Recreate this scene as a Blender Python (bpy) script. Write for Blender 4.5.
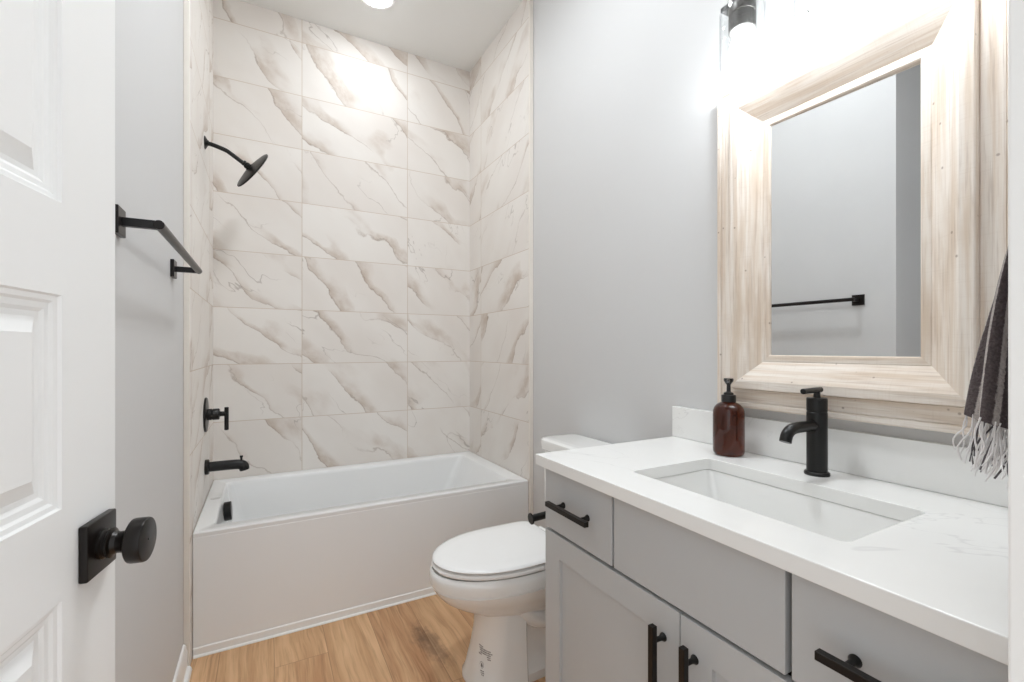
import bpy, bmesh, math, random
from mathutils import Vector, Matrix
from math import sin, cos, pi, radians

random.seed(7)
for o in list(bpy.data.objects):
    bpy.data.objects.remove(o)
SC = bpy.context.scene
COL = SC.collection

# ------------------------------------------------------------------ camera
CAM_LOC = Vector((0.2428, -2.8735, 1.163))
cam_data = bpy.data.cameras.new('camera')
cam = bpy.data.objects.new('camera', cam_data)
COL.objects.link(cam)
cam.location = CAM_LOC
cam.rotation_euler = (radians(90), 0, radians(-28.378))
cam_data.sensor_fit = 'HORIZONTAL'
cam_data.sensor_width = 36.0
cam_data.lens = 456.42 * 36.0 / 1024.0
cam_data.shift_y = (348.9 - 341.0) / 1024.0
cam_data.clip_start = 0.02
SC.camera = cam

# ------------------------------------------------------------------ world, lights, exposure
world = bpy.data.worlds.new('world')
SC.world = world
world.use_nodes = True
bg = world.node_tree.nodes['Background']
bg.inputs[0].default_value = (0.95, 0.975, 1.0, 1)
bg.inputs[1].default_value = 0.64   # daylight of the room beyond the open doorway
BULB_STRENGTH = 48.0
RECESS_STRENGTH = 35.0
FILL_STRENGTH = 52.0  # added fill light in the ceiling, out of view

SC.view_settings.view_transform = 'Standard'
SC.view_settings.look = 'None'
SC.view_settings.exposure = 1.0
SC.view_settings.gamma = 1.0
SC.view_settings.use_curve_mapping = False
SC.cycles.max_bounces = 16
SC.cycles.diffuse_bounces = 8

# ------------------------------------------------------------------ helpers
def lin(c):
    c = c / 255.0
    return c / 12.92 if c <= 0.04045 else ((c + 0.055) / 1.055) ** 2.4

def rgb(r, g, b):
    return (lin(r), lin(g), lin(b), 1.0)

class NT:
    """small helper to write node trees"""
    def __init__(self, name):
        self.m = bpy.data.materials.new(name)
        self.m.use_nodes = True
        self.t = self.m.node_tree
        self.t.nodes.clear()
        self.out = self.t.nodes.new('ShaderNodeOutputMaterial')

    def n(self, kind, **props):
        nd = self.t.nodes.new(kind)
        for k, v in props.items():
            setattr(nd, k, v)
        return nd

    def link(self, a, b):
        self.t.links.new(a, b)

    def put(self, sock, v):
        if hasattr(v, 'links') or isinstance(v, bpy.types.NodeSocket):
            self.link(v, sock)
        else:
            sock.default_value = v

    def math(self, op, a, b=None, c=None, clamp=False):
        nd = self.n('ShaderNodeMath', operation=op)
        nd.use_clamp = clamp
        self.put(nd.inputs[0], a)
        if b is not None:
            self.put(nd.inputs[1], b)
        if c is not None:
            self.put(nd.inputs[2], c)
        return nd.outputs[0]

    def mix(self, fac, a, b, blend='MIX'):
        nd = self.n('ShaderNodeMix', data_type='RGBA', blend_type=blend)
        self.put(nd.inputs[0], fac)
        self.put(nd.inputs[6], a)
        self.put(nd.inputs[7], b)
        return nd.outputs[2]

    def rng(self, v, a, b, c=0.0, d=1.0, smooth=True):
        nd = self.n('ShaderNodeMapRange')
        nd.interpolation_type = 'SMOOTHSTEP' if smooth else 'LINEAR'
        self.put(nd.inputs[0], v)
        for i, q in zip((1, 2, 3, 4), (a, b, c, d)):
            self.put(nd.inputs[i], q)
        return nd.outputs[0]

    def xyz(self, x, y, z):
        nd = self.n('ShaderNodeCombineXYZ')
        for i, q in enumerate((x, y, z)):
            self.put(nd.inputs[i], q)
        return nd.outputs[0]

    def pos(self):
        g = self.n('ShaderNodeNewGeometry')
        s = self.n('ShaderNodeSeparateXYZ')
        self.link(g.outputs['Position'], s.inputs[0])
        return s.outputs[0], s.outputs[1], s.outputs[2]

    def noise(self, vec, scale=1.0, detail=2.0, rough=0.5, dist=0.0):
        nd = self.n('ShaderNodeTexNoise')
        self.put(nd.inputs['Vector'], vec)
        nd.inputs['Scale'].default_value = scale
        nd.inputs['Detail'].default_value = detail
        nd.inputs['Roughness'].default_value = rough
        nd.inputs['Distortion'].default_value = dist
        return nd.outputs['Fac']

    def white(self, vec):
        nd = self.n('ShaderNodeTexWhiteNoise', noise_dimensions='3D')
        self.put(nd.inputs['Vector'], vec)
        return nd.outputs['Value'], nd.outputs['Color']

    def bsdf(self, color, rough=0.5, metal=0.0, spec=0.5, coat=0.0, bump=None, bump_str=0.2, bump_dist=0.002, **kw):
        p = self.n('ShaderNodeBsdfPrincipled')
        self.put(p.inputs['Base Color'], color)
        self.put(p.inputs['Roughness'], rough)
        self.put(p.inputs['Metallic'], metal)
        p.inputs['Specular IOR Level'].default_value = spec
        p.inputs['Coat Weight'].default_value = coat
        p.inputs['Coat Roughness'].default_value = 0.08
        for k, v in kw.items():
            self.put(p.inputs[k], v)
        if bump is not None:
            b = self.n('ShaderNodeBump')
            b.inputs['Strength'].default_value = bump_str
            b.inputs['Distance'].default_value = bump_dist
            self.put(b.inputs['Height'], bump)
            self.link(b.outputs[0], p.inputs['Normal'])
        self.link(p.outputs[0], self.out.inputs[0])
        return p

def plain(name, color, rough=0.5, metal=0.0, spec=0.5, coat=0.0, grain=0.0, grain_scale=300.0):
    t = NT(name)
    col = color
    bump = None
    x, y, z = t.pos()
    v = t.xyz(x, y, z)
    n1 = t.noise(v, 3.0, 3.0)
    col = t.mix(t.rng(n1, 0.3, 0.7, 0.0, 0.035), color, (color[0]*.8, color[1]*.8, color[2]*.8, 1))
    if grain:
        bump = t.noise(v, grain_scale, 2.0)
    t.bsdf(col, rough, metal, spec, coat, bump, grain, 0.0006)
    return t.m

# ------------------------------------------------------------------ materials
TP_W, TP_H = 0.6112, 0.3064
ROW0 = 0.467     # a horizontal joint height

def tile_material(name, axis, u0, seed, slope):
    """large marble-look porcelain tiles in a straight stack, with thin joints"""
    t = NT(name)
    x, y, z = t.pos()
    u = x if axis == 'X' else y
    us = t.math('DIVIDE', t.math('SUBTRACT', u, u0), TP_W)
    vs = t.math('DIVIDE', t.math('SUBTRACT', z, ROW0), TP_H)
    iu, iv = t.math('FLOOR', us), t.math('FLOOR', vs)
    fu, fv = t.math('FRACT', us), t.math('FRACT', vs)
    du = t.math('MULTIPLY', t.math('MINIMUM', fu, t.math('SUBTRACT', 1.0, fu)), TP_W)
    dv = t.math('MULTIPLY', t.math('MINIMUM', fv, t.math('SUBTRACT', 1.0, fv)), TP_H)
    edge = t.math('MINIMUM', du, dv)
    grout = t.rng(edge, 0.0010, 0.0022, 1.0, 0.0)
    rv, rc = t.white(t.xyz(iu, iv, float(seed)))
    rs = t.n('ShaderNodeSeparateColor')
    t.link(rc, rs.inputs[0])
    r1, r2, r3 = rs.outputs
    # direction of the veining varies a little from tile to tile
    ang = t.math('ADD', slope, t.math('MULTIPLY', t.math('SUBTRACT', r3, 0.5), 0.5))
    ca, sa = t.math('COSINE', ang), t.math('SINE', ang)
    a = t.math('ADD', t.math('MULTIPLY', u, ca), t.math('MULTIPLY', z, sa))
    s = t.math('SUBTRACT', t.math('MULTIPLY', z, ca), t.math('MULTIPLY', u, sa))
    ox = t.math('MULTIPLY', r1, 23.0)
    oy = t.math('MULTIPLY', r2, 31.0)
    oz = t.math('MULTIPLY', rv, 17.0)
    def vec(fa, fs, k):
        return t.xyz(t.math('ADD', t.math('MULTIPLY', a, fa), ox),
                     t.math('ADD', t.math('MULTIPLY', s, fs), oy),
                     t.math('ADD', oz, float(k)))
    # wandering veins: a crisp edge with a smoky fade on one side
    w1 = t.math('SUBTRACT', t.noise(vec(1.5, 2.0, 0), 1.0, 2.0, 0.5), 0.5)
    w2 = t.math('SUBTRACT', t.noise(vec(5.0, 8.0, 4), 1.0, 4.0, 0.55), 0.5)
    w3 = t.math('SUBTRACT', t.noise(vec(24.0, 34.0, 6), 1.0, 3.0, 0.6), 0.5)
    ph = t.math('ADD', t.math('MULTIPLY', s, 4.3), t.math('MULTIPLY', w1, 2.0))
    ph = t.math('ADD', ph, t.math('MULTIPLY', w2, 0.42))
    ph = t.math('ADD', ph, t.math('MULTIPLY', w3, 0.10))
    ph = t.math('ADD', ph, t.math('MULTIPLY', rv, 9.0))
    f = t.math('FRACT', ph)
    e = t.math('MINIMUM', f, t.math('SUBTRACT', 1.0, f))
    gate1 = t.rng(t.noise(vec(1.9, 3.0, 12), 1.0, 3.0, 0.55), 0.44, 0.57)
    gate2 = t.rng(t.noise(vec(2.2, 4.2, 16), 1.0, 3.0, 0.55), 0.43, 0.60)
    wid = t.rng(t.noise(vec(3.0, 4.0, 18), 1.0, 2.0), 0.35, 0.7, 0.12, 0.60)
    fade = t.math('SUBTRACT', 1.0, t.math('DIVIDE', f, wid), clamp=True)
    mott = t.rng(t.noise(vec(14.0, 22.0, 21), 1.0, 4.0, 0.65), 0.30, 0.65, 0.45, 1.0)
    band = t.math('MULTIPLY', t.math('MULTIPLY', t.math('POWER', fade, 0.8), gate2), mott)
    line = t.math('MULTIPLY', t.rng(e, 0.0, 0.022, 1.0, 0.0), t.math('MAXIMUM', t.math('MULTIPLY', gate1, 0.8), gate2))
    # a second family of hair veins crossing the first
    nh = t.noise(vec(2.0, 4.6, 8), 1.0, 4.0, 0.5, 0.2)
    hair = t.rng(t.math('ABSOLUTE', t.math('SUBTRACT', nh, 0.5)), 0.0, 0.007, 1.0, 0.0)
    hair = t.math('MULTIPLY', hair, t.rng(t.noise(vec(1.7, 2.4, 14), 1.0, 2.0), 0.53, 0.64))
    base = t.mix(t.rng(t.noise(vec(1.5, 2.5, 20), 1.2, 3.0), 0.3, 0.7), rgb(231, 227, 222), rgb(224, 218, 212))
    col = t.mix(t.math('MULTIPLY', band, 0.85), base, rgb(184, 166, 150))
    col = t.mix(t.math('MULTIPLY', line, 0.60), col, rgb(150, 133, 117))
    col = t.mix(t.math('MULTIPLY', hair, 0.55), col, rgb(150, 138, 128))
    col = t.mix(grout, col, rgb(203, 189, 174))
    h = t.rng(edge, 0.0008, 0.0028, 0.0, 1.0)
    rough = t.rng(grout, 0, 1, 0.55, 0.85)
    t.bsdf(col, rough, 0, 0.5, 0.0, h, 0.5, 0.0012)
    return t.m

M = {}
M['tile_back'] = tile_material('marble_tile_back', 'X', 0.4270, 3, -0.80)
M['tile_left'] = tile_material('marble_tile_left', 'Y', -0.184, 11, 0.62)
M['tile_right'] = tile_material('marble_tile_right', 'Y', -0.184, 19, -0.80)
M['paint_grey'] = plain('wall_paint', rgb(207, 207, 207), 0.55, grain=0.08, grain_scale=420)
M['ceiling_paint'] = plain('ceiling_paint', rgb(232, 232, 230), 0.75, grain=0.12, grain_scale=260)
M['white_trim'] = plain('white_trim_paint', rgb(238, 238, 236), 0.35)
M['door_paint'] = plain('door_paint', rgb(236, 236, 235), 0.42)
M['edge_trim'] = plain('tile_edge_trim', rgb(228, 222, 213), 0.4)
M['acrylic'] = plain('white_acrylic', rgb(233, 234, 234), 0.16, coat=0.3)
M['china'] = plain('white_china', rgb(236, 236, 234), 0.10, coat=0.5)
M['seat_plastic'] = plain('white_seat_plastic', rgb(240, 240, 239), 0.22)
M['black_metal'] = plain('matte_black_metal', rgb(12, 11, 10), 0.36, metal=0.2, spec=0.5)
M['bronze_black'] = plain('dark_bronze_metal', rgb(24, 19, 16), 0.33, metal=0.4)
M['cabinet'] = plain('cabinet_paint', rgb(189, 191, 192), 0.42)
M['cabinet_gap'] = plain('cabinet_inner', rgb(95, 84, 72), 0.7)
M['chrome'] = plain('polished_chrome', rgb(200, 200, 200), 0.12, metal=1.0)
M['socket'] = plain('grey_metal_socket', rgb(88, 86, 84), 0.4, metal=0.6)
M['ink'] = plain('grey_print', rgb(118, 116, 114), 0.6)
M['pale_ink'] = plain('pale_print', rgb(168, 166, 163), 0.6)
M['black_plastic'] = plain('black_plastic', rgb(22, 20, 19), 0.3)

def quartz():
    t = NT('white_quartz')
    x, y, z = t.pos()
    v = t.xyz(t.math('ADD', x, t.math('MULTIPLY', y, 0.35)), t.math('MULTIPLY', y, 0.55), t.math('MULTIPLY', z, 1.4))
    n1 = t.noise(v, 3.0, 5.0, 0.55, 0.9)
    n2 = t.noise(v, 2.3, 2.0)
    vein = t.math('MULTIPLY', t.rng(t.math('ABSOLUTE', t.math('SUBTRACT', n1, 0.5)), 0.0, 0.007, 1.0, 0.0), t.rng(n2, 0.46, 0.60))
    cl = t.rng(t.noise(v, 5.0, 4.0, 0.6), 0.45, 0.75, 0.0, 0.14)
    c = t.mix(cl, rgb(238, 238, 236), rgb(218, 218, 217))
    c = t.mix(t.math('MULTIPLY', vein, 0.27), c, rgb(190, 189, 190))
    t.bsdf(c, 0.22, 0, 0.45, 0.0)
    return t.m
M['quartz'] = quartz()

def oak_floor():
    t = NT('oak_plank_floor')
    x, y, z = t.pos()
    W, L = 0.182, 1.22
    ux = t.math('DIVIDE', t.math('ADD', x, 0.092), W)
    ix, fx = t.math('FLOOR', ux), t.math('FRACT', ux)
    sh, _ = t.white(t.xyz(ix, 4.0, 1.0))
    uy = t.math('DIVIDE', t.math('ADD', y, t.math('MULTIPLY', sh, 3.1)), L)
    iy, fy = t.math('FLOOR', uy), t.math('FRACT', uy)
    r, rc = t.white(t.xyz(ix, iy, 2.0))
    off = t.math('MULTIPLY', r, 41.0)
    # grain runs along y
    warp = t.noise(t.xyz(t.math('MULTIPLY', x, 3.5), t.math('MULTIPLY', y, 1.7), off), 1.0, 3.0, 0.5, 0.0)
    gx = t.math('ADD', t.math('MULTIPLY', x, 1.0), t.math('MULTIPLY', t.math('SUBTRACT', warp, 0.5), 0.08))
    g1 = t.noise(t.xyz(t.math('MULTIPLY', gx, 26.0), t.math('MULTIPLY', y, 1.3), off), 1.0, 4.0, 0.6, 0.3)
    g2 = t.noise(t.xyz(t.math('MULTIPLY', gx, 110.0), t.math('MULTIPLY', y, 4.5), off), 1.0, 3.0, 0.6)
    big = t.noise(t.xyz(t.math('MULTIPLY', x, 5.0), t.math('MULTIPLY', y, 1.2), off), 1.0, 3.0, 0.5, 0.5)
    c = t.mix(t.rng(g1, 0.30, 0.70), rgb(222, 182, 140), rgb(184, 138, 98))
    c = t.mix(t.rng(big, 0.42, 0.70, 0.0, 0.55), c, rgb(170, 122, 84))
    c = t.mix(t.rng(g2, 0.46, 0.72, 0.0, 0.42), c, rgb(120, 80, 50))
    c = t.mix(t.rng(r, 0.0, 1.0, 0.0, 0.28), c, rgb(226, 188, 144))
    # knots
    vo = t.n('ShaderNodeTexVoronoi', feature='F1')
    t.link(t.xyz(t.math('MULTIPLY', x, 2.6), t.math('MULTIPLY', y, 1.35), t.math('ADD', off, 0.3)), vo.inputs['Vector'])
    vo.inputs['Scale'].default_value = 1.0
    kn = t.noise(t.xyz(x, y, 0.0), 26.0, 4.0, 0.65)
    kd = t.math('ADD', vo.outputs['Distance'], t.math('MULTIPLY', t.math('SUBTRACT', kn, 0.5), 0.30))
    c = t.mix(t.rng(kd, 0.05, 0.20, 0.62, 0.0), c, rgb(112, 84, 62))
    # one long dark knot group near the toilet
    kx = t.math('SUBTRACT', x, t.math('ADD', 0.815, t.math('MULTIPLY', t.math('ADD', y, 1.13), -0.12)))
    ky = t.math('MULTIPLY', t.math('ADD', y, 1.13), 0.30)
    kr = t.math('SQRT', t.math('ADD', t.math('MULTIPLY', kx, kx), t.math('MULTIPLY', ky, ky)))
    kq = t.noise(t.xyz(x, t.math('MULTIPLY', y, 0.6), 3.0), 34.0, 4.0, 0.7)
    c = t.mix(t.rng(t.math('ADD', kr, t.math('MULTIPLY', t.math('SUBTRACT', kq, 0.5), 0.10)), 0.012, 0.060, 0.6, 0.0), c, rgb(104, 80, 60))
    ex = t.math('MULTIPLY', t.math('MINIMUM', fx, t.math('SUBTRACT', 1.0, fx)), W)
    ey = t.math('MULTIPLY', t.math('MINIMUM', fy, t.math('SUBTRACT', 1.0, fy)), L)
    e = t.math('MINIMUM', ex, ey)
    c = t.mix(t.rng(e, 0.0004, 0.0016, 0.6, 0.0), c, rgb(120, 82, 52))
    hgt = t.math('ADD', t.rng(e, 0.0, 0.002), t.math('MULTIPLY', g2, 0.25))
    t.bsdf(c, t.rng(g2, 0.3, 0.7, 0.42, 0.55), 0, 0.4, 0.0, hgt, 0.35, 0.0012)
    return t.m
M['oak'] = oak_floor()

def white_wood(name, along):
    """white-washed sawn pine; grain runs along the member"""
    t = NT(name)
    x, y, z = t.pos()
    l, c1, c2 = (y, x, z) if along == 'Y' else (z, x, y)
    v1 = t.xyz(t.math('MULTIPLY', l, 2.6), t.math('MULTIPLY', c1, 62.0), t.math('MULTIPLY', c2, 62.0))
    v2 = t.xyz(t.math('MULTIPLY', l, 7.0), t.math('MULTIPLY', c1, 240.0), t.math('MULTIPLY', c2, 240.0))
    g = t.noise(v1, 1.0, 4.0, 0.6, 0.5)
    f = t.noise(v2, 1.0, 3.0, 0.6)
    wear = t.noise(t.xyz(t.math('MULTIPLY', l, 3.0), t.math('MULTIPLY', c1, 12.0), t.math('MULTIPLY', c2, 12.0)), 1.0, 4.0, 0.6)
    c = t.mix(t.rng(g, 0.35, 0.68), rgb(232, 224, 215), rgb(215, 199, 182))
    c = t.mix(t.rng(wear, 0.50, 0.74, 0.0, 0.6), c, rgb(198, 177, 155))
    c = t.mix(t.rng(f, 0.50, 0.74, 0.0, 0.34), c, rgb(152, 126, 104))
    # sawn cross marks
    saw = t.noise(t.xyz(t.math('MULTIPLY', l, 330.0), t.math('MULTIPLY', c1, 22.0), t.math('MULTIPLY', c2, 14.0)), 1.0, 2.0)
    c = t.mix(t.rng(saw, 0.55, 0.75, 0.0, 0.10), c, rgb(180, 156, 134))
    # pin holes and small knots
    vo = t.n('ShaderNodeTexVoronoi', feature='F1')
    t.link(t.xyz(x, y, z), vo.inputs['Vector'])
    vo.inputs['Scale'].default_value = 24.0
    c = t.mix(t.rng(vo.outputs['Distance'], 0.04, 0.09, 0.55, 0.0), c, rgb(120, 96, 78))
    t.bsdf(c, 0.62, 0, 0.35, 0.0, t.math('ADD', f, t.math('MULTIPLY', saw, 0.6)), 0.35, 0.0012)
    return t.m
M['wood_y'] = white_wood('whitewashed_pine_across', 'Y')
M['wood_z'] = white_wood('whitewashed_pine_upright', 'Z')

def mirror_mat():
    t = NT('mirror_silver')
    x, y, z = t.pos()
    n = t.noise(t.xyz(x, y, z), 9.0, 2.0)
    t.bsdf(t.mix(t.rng(n, .3, .7), (0.83, 0.84, 0.84, 1), (0.85, 0.86, 0.86, 1)), 0.0, 1.0)
    return t.m
M['mirror'] = mirror_mat()

def clear_glass():
    """thin clear glass with seeds: see-through with fresnel reflections"""
    t = NT('seeded_clear_glass')
    lw = t.n('ShaderNodeLayerWeight')
    lw.inputs['Blend'].default_value = 0.35
    x, y, z = t.pos()
    vo = t.n('ShaderNodeTexVoronoi', feature='F1')
    t.link(t.xyz(x, y, t.math('MULTIPLY', z, 0.7)), vo.inputs['Vector'])
    vo.inputs['Scale'].default_value = 110.0
    seeds = t.rng(vo.outputs['Distance'], 0.12, 0.26, 0.35, 0.0)
    b = t.n('ShaderNodeBump')
    b.inputs['Strength'].default_value = 0.4
    b.inputs['Distance'].default_value = 0.002
    t.link(vo.outputs['Distance'], b.inputs['Height'])
    tr = t.n('ShaderNodeBsdfTransparent')
    t.link(t.mix(t.rng(lw.outputs['Facing'], 0.55, 0.98), (0.985, 0.99, 0.99, 1), (0.62, 0.64, 0.65, 1)), tr.inputs[0])
    gl = t.n('ShaderNodeBsdfGlossy')
    gl.inputs['Roughness'].default_value = 0.06
    t.link(b.outputs[0], gl.inputs['Normal'])
    mx = t.n('ShaderNodeMixShader')
    f = t.math('ADD', t.math('MULTIPLY', lw.outputs['Facing'], 0.30), seeds, clamp=True)
    t.link(t.math('MAXIMUM', t.math('MULTIPLY', f, 0.6), 0.05), mx.inputs[0])
    t.link(tr.outputs[0], mx.inputs[1])
    t.link(gl.outputs[0], mx.inputs[2])
    t.link(mx.outputs[0], t.out.inputs[0])
    return t.m
M['glass'] = clear_glass()

def amber():
    t = NT('amber_glass')
    x, y, z = t.pos()
    n = t.noise(t.xyz(x, y, z), 14.0, 2.0)
    c = t.mix(t.rng(n, .3, .7), rgb(92, 32, 4), rgb(70, 24, 3))
    p = t.bsdf(c, 0.05, 0, 0.5, 0.15)
    p.inputs['Transmission Weight'].default_value = 0.85
    p.inputs['IOR'].default_value = 1.45
    return t.m
M['amber'] = amber()

def emission(name, color, strength):
    t = NT(name)
    e = t.n('ShaderNodeEmission')
    e.inputs[0].default_value = color
    e.inputs[1].default_value = strength
    t.link(e.outputs[0], t.out.inputs[0])
    return t.m
M['bulb'] = emission('lit_bulb', (0.918, 0.962, 1.0, 1), BULB_STRENGTH)
M['lens'] = emission('lit_downlight', (0.918, 0.962, 1.0, 1), RECESS_STRENGTH)
M['fill_lens'] = emission('lit_fill_downlight', (0.918, 0.962, 1.0, 1), FILL_STRENGTH)

def towel_mat():
    t = NT('striped_towel_cloth')
    uvn = t.n('ShaderNodeUVMap')
    s = t.n('ShaderNodeSeparateXYZ')
    t.link(uvn.outputs[0], s.inputs[0])
    u = s.outputs[0]
    fr = t.math('FRACT', t.math('MULTIPLY', u, 44.0))
    x, y, z = t.pos()
    n = t.noise(t.xyz(x, y, z), 320.0, 3.0)
    wob = t.math('ADD', fr, t.math('MULTIPLY', t.math('SUBTRACT', n, 0.5), 0.16))
    st = t.math('MULTIPLY', t.rng(wob, 0.66, 0.74), t.rng(wob, 0.92, 0.99, 1.0, 0.0))
    c = t.mix(st, rgb(86, 78, 79), rgb(190, 183, 179))
    c = t.mix(t.rng(n, 0.35, 0.7, 0.0, 0.25), c, rgb(130, 122, 120))
    t.bsdf(c, 0.95, 0, 0.1, 0.0, n, 0.9, 0.004)
    return t.m
M['towel'] = towel_mat()
M['fringe_white'] = plain('pale_fringe_yarn', rgb(228, 226, 225), 0.95)
M['fringe_grey'] = plain('grey_fringe_yarn', rgb(96, 92, 94), 0.95)

# ------------------------------------------------------------------ mesh tools
WM = {}

def empty(name, loc, rz=0.0):
    o = bpy.data.objects.new(name, None)
    o.empty_display_size = 0.05
    COL.objects.link(o)
    o.location = loc
    o.rotation_euler = (0, 0, rz)
    WM[o.name] = Matrix.Translation(Vector(loc)) @ Matrix.Rotation(rz, 4, 'Z')
    return o

def sharp_edges(bm, deg):
    lim = radians(deg)
    return [e for e in bm.edges if len(e.link_faces) == 2 and e.calc_face_angle(0) > lim]

def obj(name, bm, mat, parent=None, bevel=0.0, seg=2, smooth=35, local=False, bdeg=40, recalc=True):
    bmesh.ops.remove_doubles(bm, verts=bm.verts, dist=1e-6)
    if recalc:
        bmesh.ops.recalc_face_normals(bm, faces=bm.faces)
    if bevel:
        smooth = min(smooth, 18)
        bmesh.ops.bevel(bm, geom=sharp_edges(bm, bdeg), offset=bevel, segments=seg, profile=0.5,
                        affect='EDGES', clamp_overlap=True)
    loc = Vector((0, 0, 0))
    if parent is not None:
        pm = WM[parent.name]
        if not local:
            bm.transform(pm.inverted())
    else:
        xs = [v.co for v in bm.verts]
        lo = Vector((min(v.x for v in xs), min(v.y for v in xs), min(v.z for v in xs)))
        hi = Vector((max(v.x for v in xs), max(v.y for v in xs), max(v.z for v in xs)))
        loc = Vector(((lo.x + hi.x) / 2, (lo.y + hi.y) / 2, lo.z))
        bm.transform(Matrix.Translation(-loc))
    me = bpy.data.meshes.new(name)
    bm.to_mesh(me)
    bm.free()
    mats = mat if isinstance(mat, (list, tuple)) else [mat]
    for q in mats:
        me.materials.append(q)
    for p in me.polygons:
        p.use_smooth = True
    me.set_sharp_from_angle(angle=radians(smooth))
    o = bpy.data.objects.new(name, me)
    COL.objects.link(o)
    if parent is not None:
        o.parent = parent
        WM[o.name] = WM[parent.name]
    else:
        o.location = loc
        WM[o.name] = Matrix.Translation(loc)
    return o

def tag(o, label, cat=None, group=None, kind=None):
    if label:
        o['label'] = label
    if cat:
        o['category'] = cat
    if group:
        o['group'] = group
    if kind:
        o['kind'] = kind
    return o

def struct(name, bm, mat, label, cat, **kw):
    o = obj(name, bm, mat, None, **kw)
    return tag(o, label, cat, None, 'structure')

def BM():
    return bmesh.new()

def box(bm, lo, hi):
    x0, y0, z0 = lo
    x1, y1, z1 = hi
    vs = [bm.verts.new(p) for p in ((x0, y0, z0), (x1, y0, z0), (x1, y1, z0), (x0, y1, z0),
                                    (x0, y0, z1), (x1, y0, z1), (x1, y1, z1), (x0, y1, z1))]
    for f in ((0, 3, 2, 1), (4, 5, 6, 7), (0, 1, 5, 4), (1, 2, 6, 5), (2, 3, 7, 6), (3, 0, 4, 7)):
        bm.faces.new([vs[i] for i in f])
    return bm

def boxm(lo, hi):
    return box(BM(), lo, hi)

def loft(bm, rings, cap0=True, cap1=True):
    rows = [[bm.verts.new(p) for p in r] for r in rings]
    n = len(rows[0])
    for a, b in zip(rows[:-1], rows[1:]):
        for i in range(n):
            j = (i + 1) % n
            bm.faces.new((a[i], a[j], b[j], b[i]))
    if cap0:
        bm.faces.new(rows[0][::-1])
    if cap1:
        bm.faces.new(rows[-1])
    return rows

def frame_of(axis):
    w = Vector(axis).normalized()
    ref = Vector((0, 0, 1)) if abs(w.z) < 0.9 else Vector((1, 0, 0))
    u = ref.cross(w).normalized()
    return u, w.cross(u).normalized(), w

def lathe(bm, origin, axis, prof, seg=32, cap0=True, cap1=True):
    """prof: (radius, distance along axis)"""
    u, v, w = frame_of(axis)
    o = Vector(origin)
    rings = []
    for r, h in prof:
        r = max(r, 1e-5)
        rings.append([o + w * h + (u * cos(2 * pi * i / seg) + v * sin(2 * pi * i / seg)) * r for i in range(seg)])
    loft(bm, rings, cap0, cap1)
    return bm

def tube(bm, pts, rad, seg=16, cap=True):
    pts = [Vector(p) for p in pts]
    n = len(pts)
    rads = rad if isinstance(rad, (list, tuple)) else [rad] * n
    tang = []
    for i in range(n):
        a = pts[max(i - 1, 0)]
        b = pts[min(i + 1, n - 1)]
        tang.append((b - a).normalized())
    u, v, w = frame_of(tang[0])
    rings = []
    for i in range(n):
        t = tang[i]
        u = (u - t * u.dot(t)).normalized()
        v = t.cross(u).normalized()
        rings.append([pts[i] + (u * cos(2 * pi * k / seg) + v * sin(2 * pi * k / seg)) * rads[i] for k in range(seg)])
    loft(bm, rings, cap, cap)
    return bm

def smooth_path(pts, n=8):
    """Catmull-Rom through the points"""
    P = [Vector(p) for p in pts]
    P = [P[0] * 2 - P[1]] + P + [P[-1] * 2 - P[-2]]
    out = []
    for i in range(1, len(P) - 2):
        for k in range(n):
            t = k / n
            a, b, c, d = P[i - 1], P[i], P[i + 1], P[i + 2]
            out.append(0.5 * ((2 * b) + (c - a) * t + (2 * a - 5 * b + 4 * c - d) * t * t + (3 * b - a - 3 * c + d) * t ** 3))
    out.append(P[-2])
    return out

def rrect(x0, x1, y0, y1, r, z, n=8):
    """rounded rectangle ring, counter-clockwise from the +x side"""
    out = []
    for cx, cy, a0 in ((x1 - r, y1 - r, 0), (x0 + r, y1 - r, 90), (x0 + r, y0 + r, 180), (x1 - r, y0 + r, 270)):
        for k in range(n + 1):
            a = radians(a0 + 90.0 * k / n)
            out.append(Vector((cx + r * cos(a), cy + r * sin(a), z)))
    return out

# ------------------------------------------------------------------ the room
H = 3.05
XL, XR = -0.018, 1.49          # painted side walls
YN, YJ = -2.75, -1.862          # near wall (with the doorway), end of the left wall behind the door
struct('floor', boxm((-0.60, -3.6, -0.03), (XR + 0.1, 0.02, 0.0)), M['oak'], 'warm oak plank floor between tub and vanity', 'floor')
struct('ceiling', boxm((-0.60, -2.88, H), (XR + 0.1, 0.1, H + 0.03)), M['ceiling_paint'], 'flat white ceiling over the room', 'ceiling')
struct('wall_back', boxm((-0.60, 0.0, 0.0), (XR + 0.1, 0.1, H)), M['tile_back'], 'marble tiled wall behind the length of the tub', 'wall')
struct('wall_alcove_left', boxm((-0.018, -0.852, 0.0), (0.0, 0.0, H)), M['tile_left'], 'marble tiled end wall carrying shower head and tub filler', 'wall')
struct('wall_alcove_right', boxm((1.468, -0.793, 0.0), (XR, 0.0, H)), M['tile_right'], 'marble tiled end wall at the foot of the tub', 'wall')
struct('wall_left', boxm((-0.60, YJ, 0.0), (XL, 0.0, H)), M['paint_grey'], 'pale grey painted wall carrying the towel bar', 'wall')
struct('wall_recess', boxm((-0.60, -2.88, 0.0), (-0.50, YJ, H)), M['paint_grey'], 'pale grey wall behind the open door', 'wall')
struct('wall_right', boxm((XR, -2.88, 0.0), (XR + 0.1, 0.0, H)), M['paint_grey'], 'pale grey painted wall behind toilet, vanity and mirror', 'wall')
bm = boxm((0.7525, -2.88, 0.0), (XR, YN, H))
box(bm, (-0.50, -2.88, 2.12), (0.7525, YN, H))
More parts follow.
